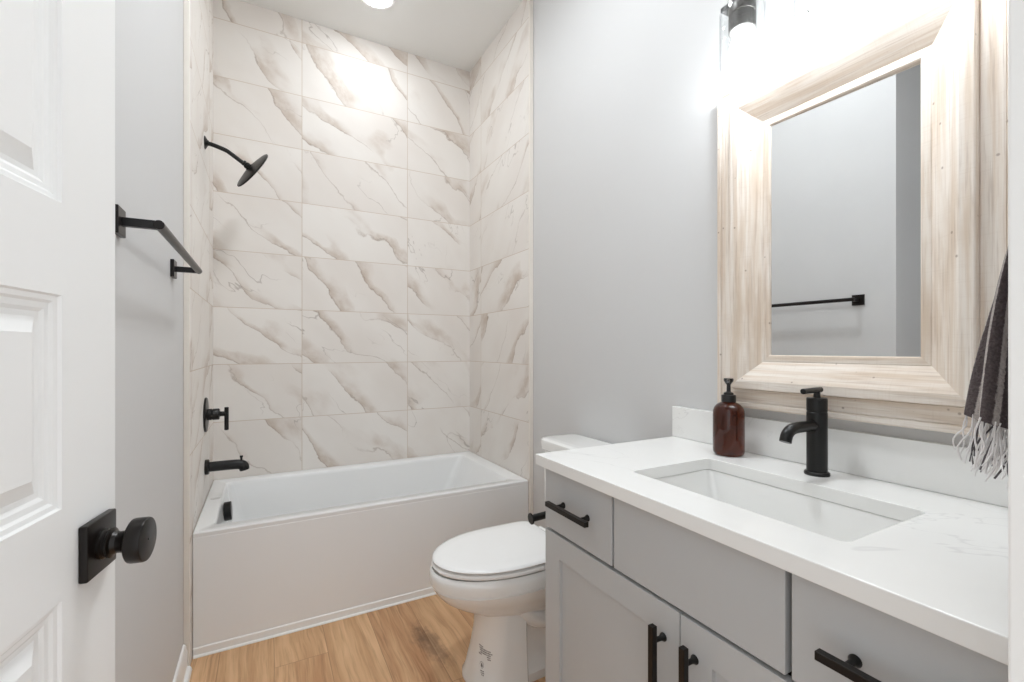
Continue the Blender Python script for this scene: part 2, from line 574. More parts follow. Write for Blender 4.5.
struct('wall_near', bm, M['paint_grey'], 'pale grey end wall of the vanity with the doorway', 'wall')
struct('trim_1', boxm((0.7355, -2.88, 0.0), (0.7525, -2.748, 2.12)), M['white_trim'], 'white door jamb at the right edge of the view', 'door frame', bevel=0.002)
struct('trim_2', boxm((-0.018, -0.861, 0.0), (0.0005, -0.852, H)), M['edge_trim'], 'narrow cream edge strip where left tile meets grey wall', 'trim', bevel=0.002)
struct('trim_3', boxm((1.466, -0.803, 0.0), (XR, -0.793, H)), M['edge_trim'], 'narrow cream edge strip where right tile meets grey wall', 'trim', bevel=0.002)

def skirting(bm, prof, path_from, path_to, out):
    """extrude (offset, z) profile between two floor points"""
    a, b, n = Vector(path_from), Vector(path_to), Vector(out)
    loft(bm, [[p + n * o + Vector((0, 0, z)) for o, z in prof] for p in (a, b)])
BBP = [(0, 0), (0.013, 0), (0.013, 0.072), (0.010, 0.082), (0.010, 0.088), (0.006, 0.098), (0, 0.1)]
SHOE = [(0.013, 0), (0.027, 0), (0.0262, 0.006), (0.0235, 0.0125), (0.019, 0.0165), (0.013, 0.018)]
bm = BM()
skirting(bm, BBP, (XL, YJ, 0), (XL, -0.866, 0), (1, 0, 0))
skirting(bm, SHOE, (XL, YJ, 0), (XL, -0.866, 0), (1, 0, 0))
struct('baseboard_left', bm, M['white_trim'], 'white baseboard with shoe moulding along the left wall', 'baseboard')
bm = BM()
skirting(bm, BBP, (XR, -1.770, 0), (XR, -0.806, 0), (-1, 0, 0))
skirting(bm, SHOE, (XR, -1.770, 0), (XR, -0.806, 0), (-1, 0, 0))
struct('baseboard_right', bm, M['white_trim'], 'white baseboard behind the toilet', 'baseboard')

# ------------------------------------------------------------------ door, five moulded panels, standing open
DOOR_O = Vector((0.063, -2.071, 0.0))
DOOR_RZ = radians(-10.25)
WM['door_frame_matrix'] = Matrix.Translation(DOOR_O) @ Matrix.Rotation(DOOR_RZ, 4, 'Z')

def build_door():
    w, h0, h1, th = 0.762, 0.012, 2.035, 0.035
    y0, y1 = -w, 0.0
    bm = BM()
    panels = []
    pz = 1.223 - 0.239
    for k in (-2, -1, 0, 1, 2):
        panels.append((pz + 0.342 * k, pz + 0.342 * k + 0.239))
    py0, py1 = y0 + 0.116, y1 - 0.116
    steps = [(0.0, 0.0), (0.002, -0.003), (0.007, -0.004), (0.010, -0.0065), (0.016, -0.0075), (0.020, -0.010),
             (0.026, -0.0105), (0.041, -0.004), (0.043, -0.003)]
    def quad(a, b, c, d):
        bm.faces.new([bm.verts.new(p) for p in (a, b, c, d)])
    for face, sx in ((0.0, 1), (-th, -1)):
        quad((face, y0, h0), (face, py0, h0), (face, py0, h1), (face, y0, h1))
        quad((face, py1, h0), (face, y1, h0), (face, y1, h1), (face, py1, h1))
        zs = [h0] + [q for p in panels for q in p] + [h1]
        for a, b in zip(zs[0::2], zs[1::2]):
            quad((face, py0, a), (face, py1, a), (face, py1, b), (face, py0, b))
        for a, b in panels:
            prev = None
            for ins, dep in steps:
                x = face + sx * dep
                ring = [bm.verts.new(p) for p in ((x, py0 + ins, a + ins), (x, py1 - ins, a + ins), (x, py1 - ins, b - ins), (x, py0 + ins, b - ins))]
                if prev:
                    for i in range(4):
                        j = (i + 1) % 4
                        bm.faces.new((prev[i], prev[j], ring[j], ring[i]))
                prev = ring
            bm.faces.new(prev)
    for ya, yb in ((y0, y0), (y1, y1)):
        quad((0, ya, h0), (-th, ya, h0), (-th, ya, h1), (0, ya, h1))
    quad((0, y0, h0), (0, y1, h0), (-th, y1, h0), (-th, y0, h0))
    quad((0, y0, h1), (0, y1, h1), (-th, y1, h1), (-th, y0, h1))
    bmesh.ops.remove_doubles(bm, verts=bm.verts, dist=1e-5)
    me_obj = obj('door_1', bm, M['door_paint'], None, smooth=20)
    return me_obj

# build in local coordinates, then place the root itself
d = build_door()
off = d.location.copy()
for v in d.data.vertices:
    v.co += off
d.location = DOOR_O
d.rotation_euler = (0, 0, DOOR_RZ)
WM[d.name] = WM['door_frame_matrix']
tag(d, 'open white moulded panel door with a square black knob plate', 'door', None, 'structure')
KZ, KY = 0.918, -0.052
bm = boxm((0.0, KY - 0.034, KZ - 0.034), (0.0095, KY + 0.034, KZ + 0.034))
rose = obj('knob_plate', bm, M['bronze_black'], d, bevel=0.0022, seg=3, local=True)
bm = BM()
lathe(bm, (0.009, KY, KZ), (1, 0, 0), [(0.0185, 0), (0.0185, 0.003), (0.0165, 0.0045), (0.0165, 0.0075), (0.0185, 0.009), (0.0185, 0.0105), (0.0148, 0.0125),
                                       (0.0128, 0.017), (0.0134, 0.0225), (0.0160, 0.0270), (0.0245, 0.0295), (0.0268, 0.031), (0.0275, 0.0330), (0.0275, 0.0455), (0.0268, 0.0475), (0.0250, 0.0482), (0.0, 0.0482)], 48)
knob = obj('door_knob', bm, M['bronze_black'], d, local=True, smooth=30)
bm = BM()
lathe(bm, (0.0570, KY, KZ), (1, 0, 0), [(0.0016, 0), (0.0016, 0.0008)], 16)
obj('privacy_pin_hole', bm, M['black_plastic'], knob, local=True)

# ------------------------------------------------------------------ bathtub
TZ = 0.469
TY0, TY1 = -0.790, 0.0
t = empty('bathtub', (0.734, -0.395, 0.0))
tag(t, 'white alcove bathtub with a flat front panel', 'bathtub')
bm = BM()
x0, x1 = 0.0015, 1.4665
rings = [rrect(x0, x1, TY0 + 0.002, TY1 - 0.0015, 0.004, TZ - 0.030, 8),
         rrect(x0, x1, TY0, TY1 - 0.0015, 0.005, TZ - 0.005, 8),
         rrect(x0 + 0.002, x1 - 0.002, TY0 + 0.004, TY1 - 0.003, 0.006, TZ, 8),
         rrect(0.060, 1.385, -0.735, -0.072, 0.030, TZ, 8),
         rrect(0.065, 1.380, -0.730, -0.077, 0.030, TZ - 0.004, 8),
         rrect(0.069, 1.372, -0.726, -0.081, 0.032, TZ - 0.020, 8),
         rrect(0.094, 1.290, -0.705, -0.104, 0.055, 0.28, 8),
         rrect(0.116, 1.215, -0.688, -0.122, 0.075, 0.150, 8),
         rrect(0.150, 1.180, -0.665, -0.145, 0.085, 0.112, 8),
         rrect(0.200, 1.120, -0.620, -0.190, 0.080, 0.098, 8)]
loft(bm, rings, False, True)
obj('basin', bm, M['acrylic'], t, smooth=40)
bm = boxm((x0, TY0, 0.0), (x1, TY0 + 0.02, TZ - 0.020))
obj('front_panel', bm, M['acrylic'], t, bevel=0.002)
bm = BM()
skirting(bm, [(0, 0), (0.011, 0), (0.011, 0.004), (0.004, 0.008), (0.004, 0.032), (0.0, 0.036)], (x0 + 0.002, TY0, 0), (x1 - 0.001, TY0, 0), (0, -1, 0))
obj('base_strip', bm, M['white_trim'], t)
# overflow cover on the sloping end wall
ox, oy, oz = 0.0775, -0.40, 0.415
bm = BM()
ax = Vector((1, 0, 0.06)).normalized()
lathe(bm, (ox - 0.001, oy, oz), ax, [(0.041, 0), (0.042, 0.004), (0.042, 0.026), (0.040, 0.029), (0.0, 0.029)], 40)
ov = obj('overflow_cover', bm, M['black_metal'], t, smooth=30)
tag(ov, 'round black overflow cover')
bm = BM()
for dy in (-0.012, 0.012):
    box(bm, (ox + 0.010, oy + dy - 0.005, oz - 0.0425), (ox + 0.0285, oy + dy + 0.005, oz - 0.030))
obj('overflow_slot', bm, M['acrylic'], ov)
bm = BM()
lathe(bm, (0.255, -0.40, 0.0975), (0, 0, 1), [(0.036, 0), (0.036, 0.003), (0.030, 0.005), (0.0, 0.006)], 32)
tag(obj('tub_drain', bm, M['black_metal'], t), 'round black tub drain')
# grey maker's print on the end rim, too small to read
bm = BM()
rr = random.Random(3)
for row, yy in enumerate((-0.352, -0.363, -0.372)):
    xx = 0.016 + 0.004 * row
    while xx < 0.058 - 0.006 * row:
        ww = rr.uniform(0.002, 0.006)
        box(bm, (xx, yy, TZ), (xx + ww, yy + 0.006, TZ + 0.0003))
        xx += ww + rr.uniform(0.001, 0.003)
obj('rim_print', bm, M['pale_ink'], t)

# ------------------------------------------------------------------ shower head, valve, tub spout on the left tile
FY = -0.39
t = empty('rain_shower', (0.0, FY, 2.099))
tag(t, 'black round rain shower head on a bent wall arm', 'shower head')
bm = BM()
lathe(bm, (0, FY, 2.099), (1, 0, 0), [(0.029, 0), (0.029, 0.003), (0.024, 0.006), (0.012, 0.013), (0.012, 0.016), (0, 0.016)], 32)
obj('flange', bm, M['black_metal'], t)
bm = BM()
tube(bm, smooth_path([(0.004, FY, 2.099), (0.035, FY, 2.094), (0.080, FY, 2.081), (0.100, FY, 2.070), (0.135, FY, 2.046), (0.150, FY, 2.036)], 6), 0.0095, 16)
obj('arm', bm, M['black_metal'], t)
hn = Vector((0.79, 0.33, -0.52)).normalized()
hc = Vector((0.184, FY + 0.012, 2.016))
bm = BM()
lathe(bm, hc - hn * 0.044, hn, [(0.010, 0), (0.013, 0.003), (0.013, 0.009), (0.010, 0.011), (0.014, 0.015), (0.016, 0.022), (0.014, 0.027), (0.018, 0.030), (0.020, 0.036)], 24)
obj('swivel_nut', bm, M['black_metal'], t)
bm = BM()
lathe(bm, hc, hn, [(0.017, -0.012), (0.035, -0.010), (0.070, -0.004), (0.098, 0.0015), (0.103, 0.004), (0.103, 0.008), (0.100, 0.0105), (0.0, 0.0105)], 56)
hd = obj('head_disc', bm, M['black_metal'], t)
bm = BM()
u_, v_, w_ = frame_of(hn)
for rad_, cnt in ((0.02, 6), (0.042, 12), (0.064, 18), (0.086, 24)):
    for k in range(cnt):
        a = 2 * pi * k / cnt
        lathe(bm, hc + hn * 0.0103 + (u_ * cos(a) + v_ * sin(a)) * rad_, hn, [(0.0022, 0), (0.0016, 0.002)], 8)
obj('nozzles', bm, M['black_plastic'], hd)

FY = -0.372
t = empty('shower_valve', (0.0, FY, 0.862))
tag(t, 'black round shower valve plate with a lever, above the tub spout', 'shower valve')
bm = BM()
lathe(bm, (0, FY, 0.862), (1, 0, 0), [(0.078, 0), (0.079, 0.004), (0.076, 0.008), (0.0, 0.010)], 56)
obj('wall_plate', bm, M['black_metal'], t)
bm = BM()
lathe(bm, (0.008, FY, 0.862), (1, 0, 0), [(0.026, 0), (0.026, 0.018), (0.024, 0.019), (0.024, 0.021), (0.026, 0.022), (0.026, 0.045), (0.024, 0.048), (0.014, 0.049), (0.011, 0.052), (0.011, 0.072), (0, 0.072)], 36)
obj('hub', bm, M['black_metal'], t)
bm = BM()
tube(bm, [(0.0835, FY, 0.892), (0.0835, FY, 0.890), (0.0835, FY, 0.788), (0.0835, FY, 0.786)], [0.0075, 0.009, 0.009, 0.0075], 16)
obj('lever', bm, M['black_metal'], t)

t = empty('tub_spout', (0.0, FY, 0.622))
tag(t, 'black tub filler spout with a diverter knob, just above the tub rim', 'tub spout')
bm = BM()
lathe(bm, (0, FY, 0.622), (1, 0, 0), [(0.033, 0), (0.034, 0.003), (0.034, 0.013), (0.031, 0.016), (0, 0.016)], 40)
obj('wall_collar', bm, M['black_metal'], t)
bm = BM()
tube(bm, smooth_path([(0.012, FY, 0.622), (0.05, FY, 0.622), (0.10, FY, 0.6215), (0.135, FY, 0.6195), (0.151, FY, 0.611), (0.156, FY, 0.592)], 6),
     [0.0225] * 25 + [0.0225, 0.0225, 0.022, 0.0215, 0.021, 0.0205], 24)
obj('spout_body', bm, M['black_metal'], t)
bm = BM()
lathe(bm, (0.143, FY, 0.636), (0, 0, 1), [(0.0045, 0), (0.0045, 0.014), (0.0068, 0.016), (0.0068, 0.024), (0, 0.0245)], 16)
obj('diverter_knob', bm, M['black_metal'], t)

# ------------------------------------------------------------------ towel bar on the left wall
BZ, BX, BYN, BYF = 1.416, 0.052, -1.705, -1.092
t = empty('towel_bar', (XL, (BYN + BYF) / 2, BZ))
tag(t, 'straight black towel bar on two square plates on the grey wall', 'towel bar')
for yy in (BYN, BYF):
    pl = obj('wall_plate', boxm((XL, yy - 0.0275, BZ - 0.0275), (XL + 0.010, yy + 0.0275, BZ + 0.0275)), M['bronze_black'], t, bevel=0.0015)
    bm = boxm((XL + 0.009, yy - 0.007, BZ - 0.0085), (BX, yy + 0.007, BZ + 0.0085))
    obj('post', bm, M['black_metal'], pl, bevel=0.001)
bm = BM()
lathe(bm, (BX, BYN - 0.010, BZ), (0, 1, 0), [(0.0085, 0), (0.0095, 0.001), (0.0095, BYF - BYN + 0.019), (0.0085, BYF - BYN + 0.020)], 24)
obj('bar', bm, M['bronze_black'], t)

# ------------------------------------------------------------------ toilet
TYC = -1.400
def tp(p, y, z):
    """p = distance out from the wall"""
    return Vector((XR - p, TYC + y, z))

def egg(front, back, half, z, n=64, sq=2.6, squ_front=2.05):
    """elongated toilet outline: rounded front, squarer back"""
    out = []
    mid = back + (front - back) * 0.44
    for i in range(n):
        a = 2 * pi * i / n
        c, s = cos(a), sin(a)
        if c >= 0:
            e = 2.0 / squ_front
            p = mid + (front - mid) * (abs(c) ** e)
            y = half * math.copysign(abs(s) ** e, s)
        else:
            e = 2.0 / sq
            p = mid - (mid - back) * (abs(c) ** e)
            y = half * math.copysign(abs(s) ** e, s)
        out.append(tp(p, y, z))
    return out

t = empty('toilet', (XR - 0.40, TYC, 0.0))
tag(t, 'white two piece toilet with the lid down, beside the vanity', 'toilet')
bm = BM()
rings = []
for z, fr, bk, hf in ((0.410, 0.742, 0.235, 0.166), (0.416, 0.750, 0.228, 0.174), (0.410, 0.757, 0.225, 0.179), (0.392, 0.759, 0.225, 0.181),
                      (0.366, 0.756, 0.225, 0.180), (0.3635, 0.748, 0.228, 0.173), (0.3595, 0.748, 0.228, 0.173), (0.357, 0.751, 0.226, 0.176), (0.340, 0.742, 0.228, 0.171), (0.312, 0.718, 0.23, 0.158),
                      (0.287, 0.684, 0.232, 0.142), (0.262, 0.640, 0.235, 0.122), (0.242, 0.602, 0.24, 0.105), (0.225, 0.575, 0.245, 0.095)):
    rings.append(egg(fr, bk, hf, z))
loft(bm, rings, True, True)
obj('bowl', bm, M['china'], t, smooth=50)
def ped_ring(pf, pb, hf, hb, z, r):
    c = rrect(pb, pf, -1, 1, 0.001, z, 6)
    out = []
    for q in rrect(0, 1, 0, 1, 0.30, z, 6):
        pp = pb + (pf - pb) * q.x
        hw = hb + (hf - hb) * q.x
        out.append(tp(pp, (q.y - 0.5) * 2 * hw, z))
    return out
bm = BM()
def ped(z, pf, pb, hf, hb, cr=0.090):
    out = []
    pts = []
    n = 10
    # rounded front corners, near-square back corners
    for k in range(n + 1):
        a = radians(90.0 * k / n)
        pts.append((pf - cr + cr * cos(a), hf - cr + cr * sin(a)))
    pts.append((pb + 0.006, hb)); pts.append((pb, hb - 0.006))
    full = pts + [(p, -y) for p, y in pts[::-1]]
    return [tp(p, y, z) for p, y in full]
PEDZ = [(0.0, 0.632, 0.112), (0.012, 0.632, 0.112), (0.025, 0.624, 0.108), (0.12, 0.602, 0.101), (0.18, 0.593, 0.098), (0.24, 0.592, 0.098), (0.31, 0.62, 0.100)]
rings = [ped(z, pf, 0.445, hf, hf + 0.006) for z, pf, hf in PEDZ]
loft(bm, rings)
# trapway and foot behind the front block
rings2 = []
for z, hw in ((0.0, 0.105), (0.03, 0.105), (0.045, 0.092), (0.09, 0.078), (0.16, 0.070), (0.24, 0.075), (0.30, 0.09)):
    rings2.append([tp(p, y, z) for p, y in ((0.46, hw), (0.19, hw * 0.95), (0.19, -hw * 0.95), (0.46, -hw))])
loft(bm, rings2)
tube(bm, smooth_path([tp(0.46, -0.075, 0.26), tp(0.40, -0.080, 0.21), tp(0.34, -0.080, 0.20), tp(0.28, -0.078, 0.24), tp(0.23, -0.07, 0.20), tp(0.22, -0.065, 0.10), tp(0.22, -0.06, 0.02)], 6), 0.036, 16)
tube(bm, smooth_path([tp(0.46, 0.075, 0.26), tp(0.40, 0.080, 0.21), tp(0.34, 0.080, 0.20), tp(0.28, 0.078, 0.24), tp(0.23, 0.07, 0.20), tp(0.22, 0.065, 0.10), tp(0.22, 0.06, 0.02)], 6), 0.036, 16)
ped_o = obj('pedestal', bm, M['china'], t, smooth=40)
bm = BM()
loft(bm, [egg(0.738, 0.270, 0.170, 0.420, sq=5), egg(0.748, 0.262, 0.178, 0.422, sq=5), egg(0.751, 0.260, 0.180, 0.428, sq=5), egg(0.748, 0.262, 0.178, 0.434, sq=5), egg(0.738, 0.27, 0.170, 0.436, sq=5)])
obj('seat', bm, M['seat_plastic'], t, smooth=50)
bm = BM()
loft(bm, [egg(0.737, 0.290, 0.167, 0.4395, sq=9), egg(0.745, 0.284, 0.175, 0.441, sq=9), egg(0.748, 0.282, 0.178, 0.445, sq=9), egg(0.744, 0.285, 0.175, 0.450, sq=9), egg(0.730, 0.295, 0.164, 0.453, sq=9),
          egg(0.69, 0.33, 0.130, 0.4545, sq=6), egg(0.6, 0.39, 0.07, 0.4555, sq=4)])
obj('seat_lid', bm, M['seat_plastic'], t, smooth=50)
for sy in (-1, 1):
    bm = BM()
    lathe(bm, tp(0.270, sy * 0.075 - 0.025, 0.436), (0, 1, 0), [(0.010, 0), (0.011, 0.002), (0.011, 0.048), (0.010, 0.05)], 16)
    obj('seat_hinge', bm, M['seat_plastic'], t)
bm = BM()
def tank_ring(z, p0, p1, hw, r):
    return [tp(q.x, q.y, z) for q in rrect(p0, p1, -hw, hw, r, z, 6)]
loft(bm, [tank_ring(0.400, 0.030, 0.190, 0.170, 0.03), tank_ring(0.41, 0.025, 0.200, 0.182, 0.035), tank_ring(0.55, 0.022, 0.203, 0.193, 0.035), tank_ring(0.734, 0.020, 0.205, 0.198, 0.04)])
obj('tank', bm, M['china'], t, smooth=40)
bm = BM()
loft(bm, [tank_ring(0.736, 0.012, 0.211, 0.205, 0.045), tank_ring(0.740, 0.008, 0.216, 0.211, 0.048), tank_ring(0.768, 0.008, 0.217, 0.212, 0.048), tank_ring(0.777, 0.010, 0.215, 0.210, 0.048), tank_ring(0.782, 0.017, 0.208, 0.203, 0.044), tank_ring(0.7835, 0.03, 0.195, 0.190, 0.035)])
obj('tank_lid', bm, M['china'], t, smooth=40)
# small grey print on the pedestal, too small to read
bm = BM()
rr = random.Random(11)
def ped_pt(p, z):
    # wraps round the rounded front block
    for (za, fa, ha), (zb, fb, hb) in zip(PEDZ[:-1], PEDZ[1:]):
        if z <= zb:
            q = (z - za) / (zb - za)
            pf, hf = fa + (fb - fa) * q, ha + (hb - ha) * q
            break
    cr = 0.090
    p += 0.22 * (z - 0.12)
    a = radians(15) + (0.580 - p) / cr
    return tp(pf - cr + (cr + 0.0005) * cos(a), -(hf - cr + (cr + 0.0005) * sin(a)), z)
def mark(p0, p1, z0, z1):
    a, b, c, e = ped_pt(p0, z0), ped_pt(p1, z0), ped_pt(p1, z1), ped_pt(p0, z1)
    bm.faces.new([bm.verts.new(q) for q in (a, b, c, e)])
def print_rows(p_hi, z_hi, widths, rowh, slant):
    for i, wd in enumerate(widths):
        p = p_hi - 0.002 * i
        end = p - wd
        while p > end:
            ww = rr.uniform(0.0015, 0.004)
            zt = z_hi - i * rowh - slant * (p_hi - p)
            mark(p - ww, p, zt - rowh * 0.62, zt)
            p -= ww + rr.uniform(0.0006, 0.0016)
print_rows(0.578, 0.144, (0.020, 0.045, 0.048, 0.040), 0.0062, 0.10)
print_rows(0.580, 0.120, (0.014,), 0.0075, 0.1)
print_rows(0.545, 0.116, (0.012, 0.010), 0.0062, 0.1)
tag(obj('pedestal_print', bm, M['ink'], ped_o, recalc=False), 'small block of grey printed marks')
bm = BM()
for k in range(10):
    a0, a1 = 2 * pi * k / 12, 2 * pi * (k + 0.8) / 12
    pts = [(0.566 + 0.0085 * cos(a), 0.087 + 0.010 * sin(a)) for a in (a0, a1)] + [(0.566 + 0.007 * cos(a), 0.087 + 0.0085 * sin(a)) for a in (a1, a0)]
    bm.faces.new([bm.verts.new(ped_pt(*q)) for q in pts])
bm.faces.new([bm.verts.new(ped_pt(*q)) for q in ((0.566, 0.094), (0.5705, 0.085), (0.569, 0.081), (0.563, 0.081), (0.5615, 0.085))])
print_rows(0.572, 0.072, (0.014, 0.012, 0.009), 0.0055, 0.1)
tag(obj('pedestal_emblem', bm, M['ink'], ped_o, recalc=False), 'small round grey printed drop mark')

# ------------------------------------------------------------------ vanity cabinet
VY0, VY1 = -2.735, -1.775     # near end, far end
FX = 0.945                    # face of doors and drawers
t = empty('vanity_cabinet', (1.2, (VY0 + VY1) / 2, 0.0))
tag(t, 'grey painted shaker vanity cabinet under the white worktop', 'vanity cabinet')
CX = FX + 0.019
bm = boxm((CX + 0.002, VY1 - 0.018, 0.0), (XR - 0.002, VY1, 0.833))
box(bm, (CX + 0.002, VY0, 0.0), (XR - 0.002, VY0 + 0.018, 0.833))
box(bm, (CX + 0.06, VY0, 0.0), (CX + 0.075, VY1, 0.095))
box(bm, (CX + 0.002, VY0, 0.095), (XR - 0.002, VY1, 0.112))
obj('carcass', bm, M['cabinet'], t)
bm = BM()
for lo_z, hi_z in ((0.112, 0.122), (0.645, 0.669), (0.808, 0.833)):
    box(bm, (CX + 0.0025, VY0 + 0.002, lo_z), (CX + 0.02, VY1 - 0.002, hi_z))
for yy in (VY0 + 0.010, -2.461, -2.060, VY1 - 0.010):
    box(bm, (CX + 0.0025, yy - 0.018 if yy > VY0 + 0.02 else VY0 + 0.001, 0.640), (CX + 0.02, yy + 0.018 if yy < VY1 - 0.02 else VY1 - 0.001, 0.825))
box(bm, (CX + 0.0025, -2.272, 0.112), (CX + 0.02, -2.236, 0.66))
obj('face_frame', bm, M['cabinet_gap'], t)

def pull(parent, centre, along, length, spacing):
    """square bar pull with two round posts, projecting towards -x"""
    c = Vector(centre)
    a = Vector((0, 1, 0)) if along == 'Y' else Vector((0, 0, 1))
    hw = 0.0063
    half = a * (length / 2) + Vector((hw, hw if along == 'Z' else 0, hw if along == 'Y' else 0))
    cc = c + Vector((-0.0305, 0, 0))
    h = obj('handle', boxm(cc - half, cc + half), M['bronze_black'], parent, bevel=0.0008)
    for s in (-1, 1):
        bm = BM()
        lathe(bm, c + a * (s * spacing / 2), (-1, 0, 0), [(0.0085, 0), (0.0085, 0.002), (0.0060, 0.006), (0.0048, 0.010), (0.0048, 0.027)], 20)
        obj('handle_post', bm, M['black_metal'], h)
    return h

DZ0, DZ1 = 0.661, 0.8285
def slab_front(name, ya, yb):
    return obj(name, boxm((FX, ya, DZ0), (CX, yb, DZ1)), M['cabinet'], t, bevel=0.0016)
dr = slab_front('drawer', -2.0565, VY1 + 0.001)
pull(dr, (FX, -1.916, 0.744), 'Y', 0.174, 0.104)
tag(dr, 'drawer front at the toilet end of the vanity')
slab_front('false_front', -2.456, -2.064)
dr = slab_front('drawer', VY0, -2.4655)
pull(dr, (FX, -2.603, 0.741), 'Y', 0.170, 0.104)
tag(dr, 'drawer front at the doorway end of the vanity')

def shaker(ya, yb, z0, z1, sw=0.070, rw=0.063):
    bm = BM()
    px = FX + 0.010
    pts_o = [(ya, z0), (yb, z0), (yb, z1), (ya, z1)]
    pts_i = [(ya + sw, z0 + rw), (yb - sw, z0 + rw), (yb - sw, z1 - rw), (ya + sw, z1 - rw)]
    fo = [bm.verts.new((FX, *p)) for p in pts_o]
    fi = [bm.verts.new((FX, *p)) for p in pts_i]
    pi_ = [bm.verts.new((px, *p)) for p in pts_i]
    bo = [bm.verts.new((CX, *p)) for p in pts_o]
    for i in range(4):
        j = (i + 1) % 4
        bm.faces.new((fo[i], fo[j], fi[j], fi[i]))
        bm.faces.new((fi[i], fi[j], pi_[j], pi_[i]))
        bm.faces.new((fo[i], bo[i], bo[j], fo[j]))
    bm.faces.new(pi_)
    bm.faces.new(bo[::-1])
    return obj('door', bm, M['cabinet'], t, bevel=0.0007)
dd = shaker(-2.2525, VY1 + 0.001, 0.108, 0.653)
tag(dd, 'shaker door nearer the toilet')
pull(dd, (FX, -2.213, 0.525), 'Z', 0.185, 0.122)
dd = shaker(VY0, -2.2555, 0.108, 0.653)
tag(dd, 'shaker door nearer the doorway')
pull(dd, (FX, -2.289, 0.525), 'Z', 0.185, 0.122)

# ------------------------------------------------------------------ worktop, splash, sink
CT, CB = 0.864, 0.834
CX0, CY0, CY1 = 0.920, -2.7465, -1.760
SX0, SX1, SY0, SY1 = 1.031, 1.311, -2.499, -2.030
def worktop_bm():
    bm = BM()
    outer = [Vector((CX0, CY0, CT)), Vector((XR - 0.001, CY0, CT)), Vector((XR - 0.001, CY1, CT)), Vector((CX0, CY1, CT))]
    inner = rrect(SX0, SX1, SY0, SY1, 0.014, CT, 8)
    vo_ = [bm.verts.new(p) for p in outer]
    vi_ = [bm.verts.new(p) for p in inner]
    es = []
    for L in (vo_, vi_):
        for i in range(len(L)):
            es.append(bm.edges.new((L[i], L[(i + 1) % len(L)])))
    bmesh.ops.triangle_fill(bm, use_beauty=True, use_dissolve=False, edges=es, normal=(0, 0, 1))
    top = list(bm.faces)
    r = bmesh.ops.extrude_face_region(bm, geom=top)
    vs = [v for v in r['geom'] if isinstance(v, bmesh.types.BMVert)]
    bmesh.ops.translate(bm, verts=vs, vec=(0, 0, CB - CT))
    return bm
tag(obj('worktop', worktop_bm(), M['quartz'], None, bevel=0.0018, bdeg=50), 'white quartz worktop with a rectangular cutout on the grey vanity', 'worktop')
tag(obj('backsplash', boxm((1.470, CY0 + 0.001, CT + 0.0005), (XR - 0.001, CY1 + 0.003, 0.966)), M['quartz'], None, bevel=0.0015),
    'low white quartz backsplash strip under the mirror', 'backsplash')
t = empty('sink', ((SX0 + SX1) / 2, (SY0 + SY1) / 2, 0.68))
tag(t, 'white rectangular undermount sink in front of the black faucet', 'sink')
bm = BM()
g = 0.003
loft(bm, [rrect(SX0 - 0.028, SX1 + 0.028, SY0 - 0.028, SY1 + 0.028, 0.03, CB - 0.012, 8),
          rrect(SX0 - 0.028, SX1 + 0.028, SY0 - 0.028, SY1 + 0.028, 0.03, CB - 0.001, 8),
          rrect(SX0 - g, SX1 + g, SY0 - g, SY1 + g, 0.018, CB - 0.001, 8),
          rrect(SX0 - g + .002, SX1 + g - .002, SY0 - g + .002, SY1 + g - .002, 0.018, CB - 0.004, 8),
          rrect(SX0 + 0.004, SX1 - 0.004, SY0 + 0.022, SY1 - 0.022, 0.026, 0.745, 8),
          rrect(SX0 + 0.014, SX1 - 0.014, SY0 + 0.034, SY1 - 0.034, 0.032, 0.712, 8),
          rrect(SX0 + 0.036, SX1 - 0.036, SY0 + 0.060, SY1 - 0.060, 0.035, 0.700, 8),
          rrect(SX0 + 0.100, SX1 - 0.100, SY0 + 0.190, SY1 - 0.190, 0.030, 0.694, 8)], False, True)
obj('basin', bm, M['china'], t, smooth=40)
bm = BM()
lathe(bm, ((SX0 + SX1) / 2, (SY0 + SY1) / 2, 0.6935), (0, 0, 1), [(0.027, 0), (0.027, 0.004), (0.022, 0.005), (0.020, 0.003), (0.018, 0.003), (0.016, 0.007), (0, 0.009)], 32)
tag(obj('sink_drain', bm, M['black_metal'], t), 'round black sink drain')

# ------------------------------------------------------------------ faucet
FXC, FYC = 1.399, -2.262
t = empty('faucet', (FXC, FYC, CT))
tag(t, 'black single hole faucet with a rod lever behind the sink', 'faucet')
bm = BM()
lathe(bm, (FXC, FYC, CT), (0, 0, 1), [(0.0262, 0), (0.0268, 0.002), (0.0262, 0.0065), (0.0245, 0.008), (0.0, 0.008)], 40)
obj('base_ring', bm, M['black_metal'], t)
bm = BM()
lathe(bm, (FXC, FYC, CT + 0.007), (0, 0, 1), [(0.0215, 0), (0.0215, 0.141), (0.0206, 0.142), (0.0206, 0.1438), (0.0215, 0.1448), (0.0215, 0.174), (0.0204, 0.1758), (0, 0.1758)], 40)
obj('body', bm, M['black_metal'], t, smooth=30)
bm = BM()
tube(bm, smooth_path([(FXC - 0.015, FYC, 0.981), (1.352, FYC, 0.982), (1.318, FYC, 0.982), (1.294, FYC, 0.979), (1.279, FYC, 0.969), (1.272, FYC, 0.953)], 6), 0.0125, 24)
obj('spout', bm, M['black_metal'], t, smooth=40)
bm = BM()
tube(bm, [(FXC, FYC, 1.044), (FXC, FYC, 1.050), (FXC, FYC, 1.064)], [0.0095, 0.0075, 0.0065], 16)
hs = obj('lever_stem', bm, M['black_metal'], t)
bm = BM()
lathe(bm, (FXC + 0.016, FYC, 1.0655), (-1, 0, -0.02), [(0.0055, 0), (0.0066, 0.0015), (0.0066, 0.0735), (0.0055, 0.075)], 20)
obj('lever_rod', bm, M['black_metal'], hs)

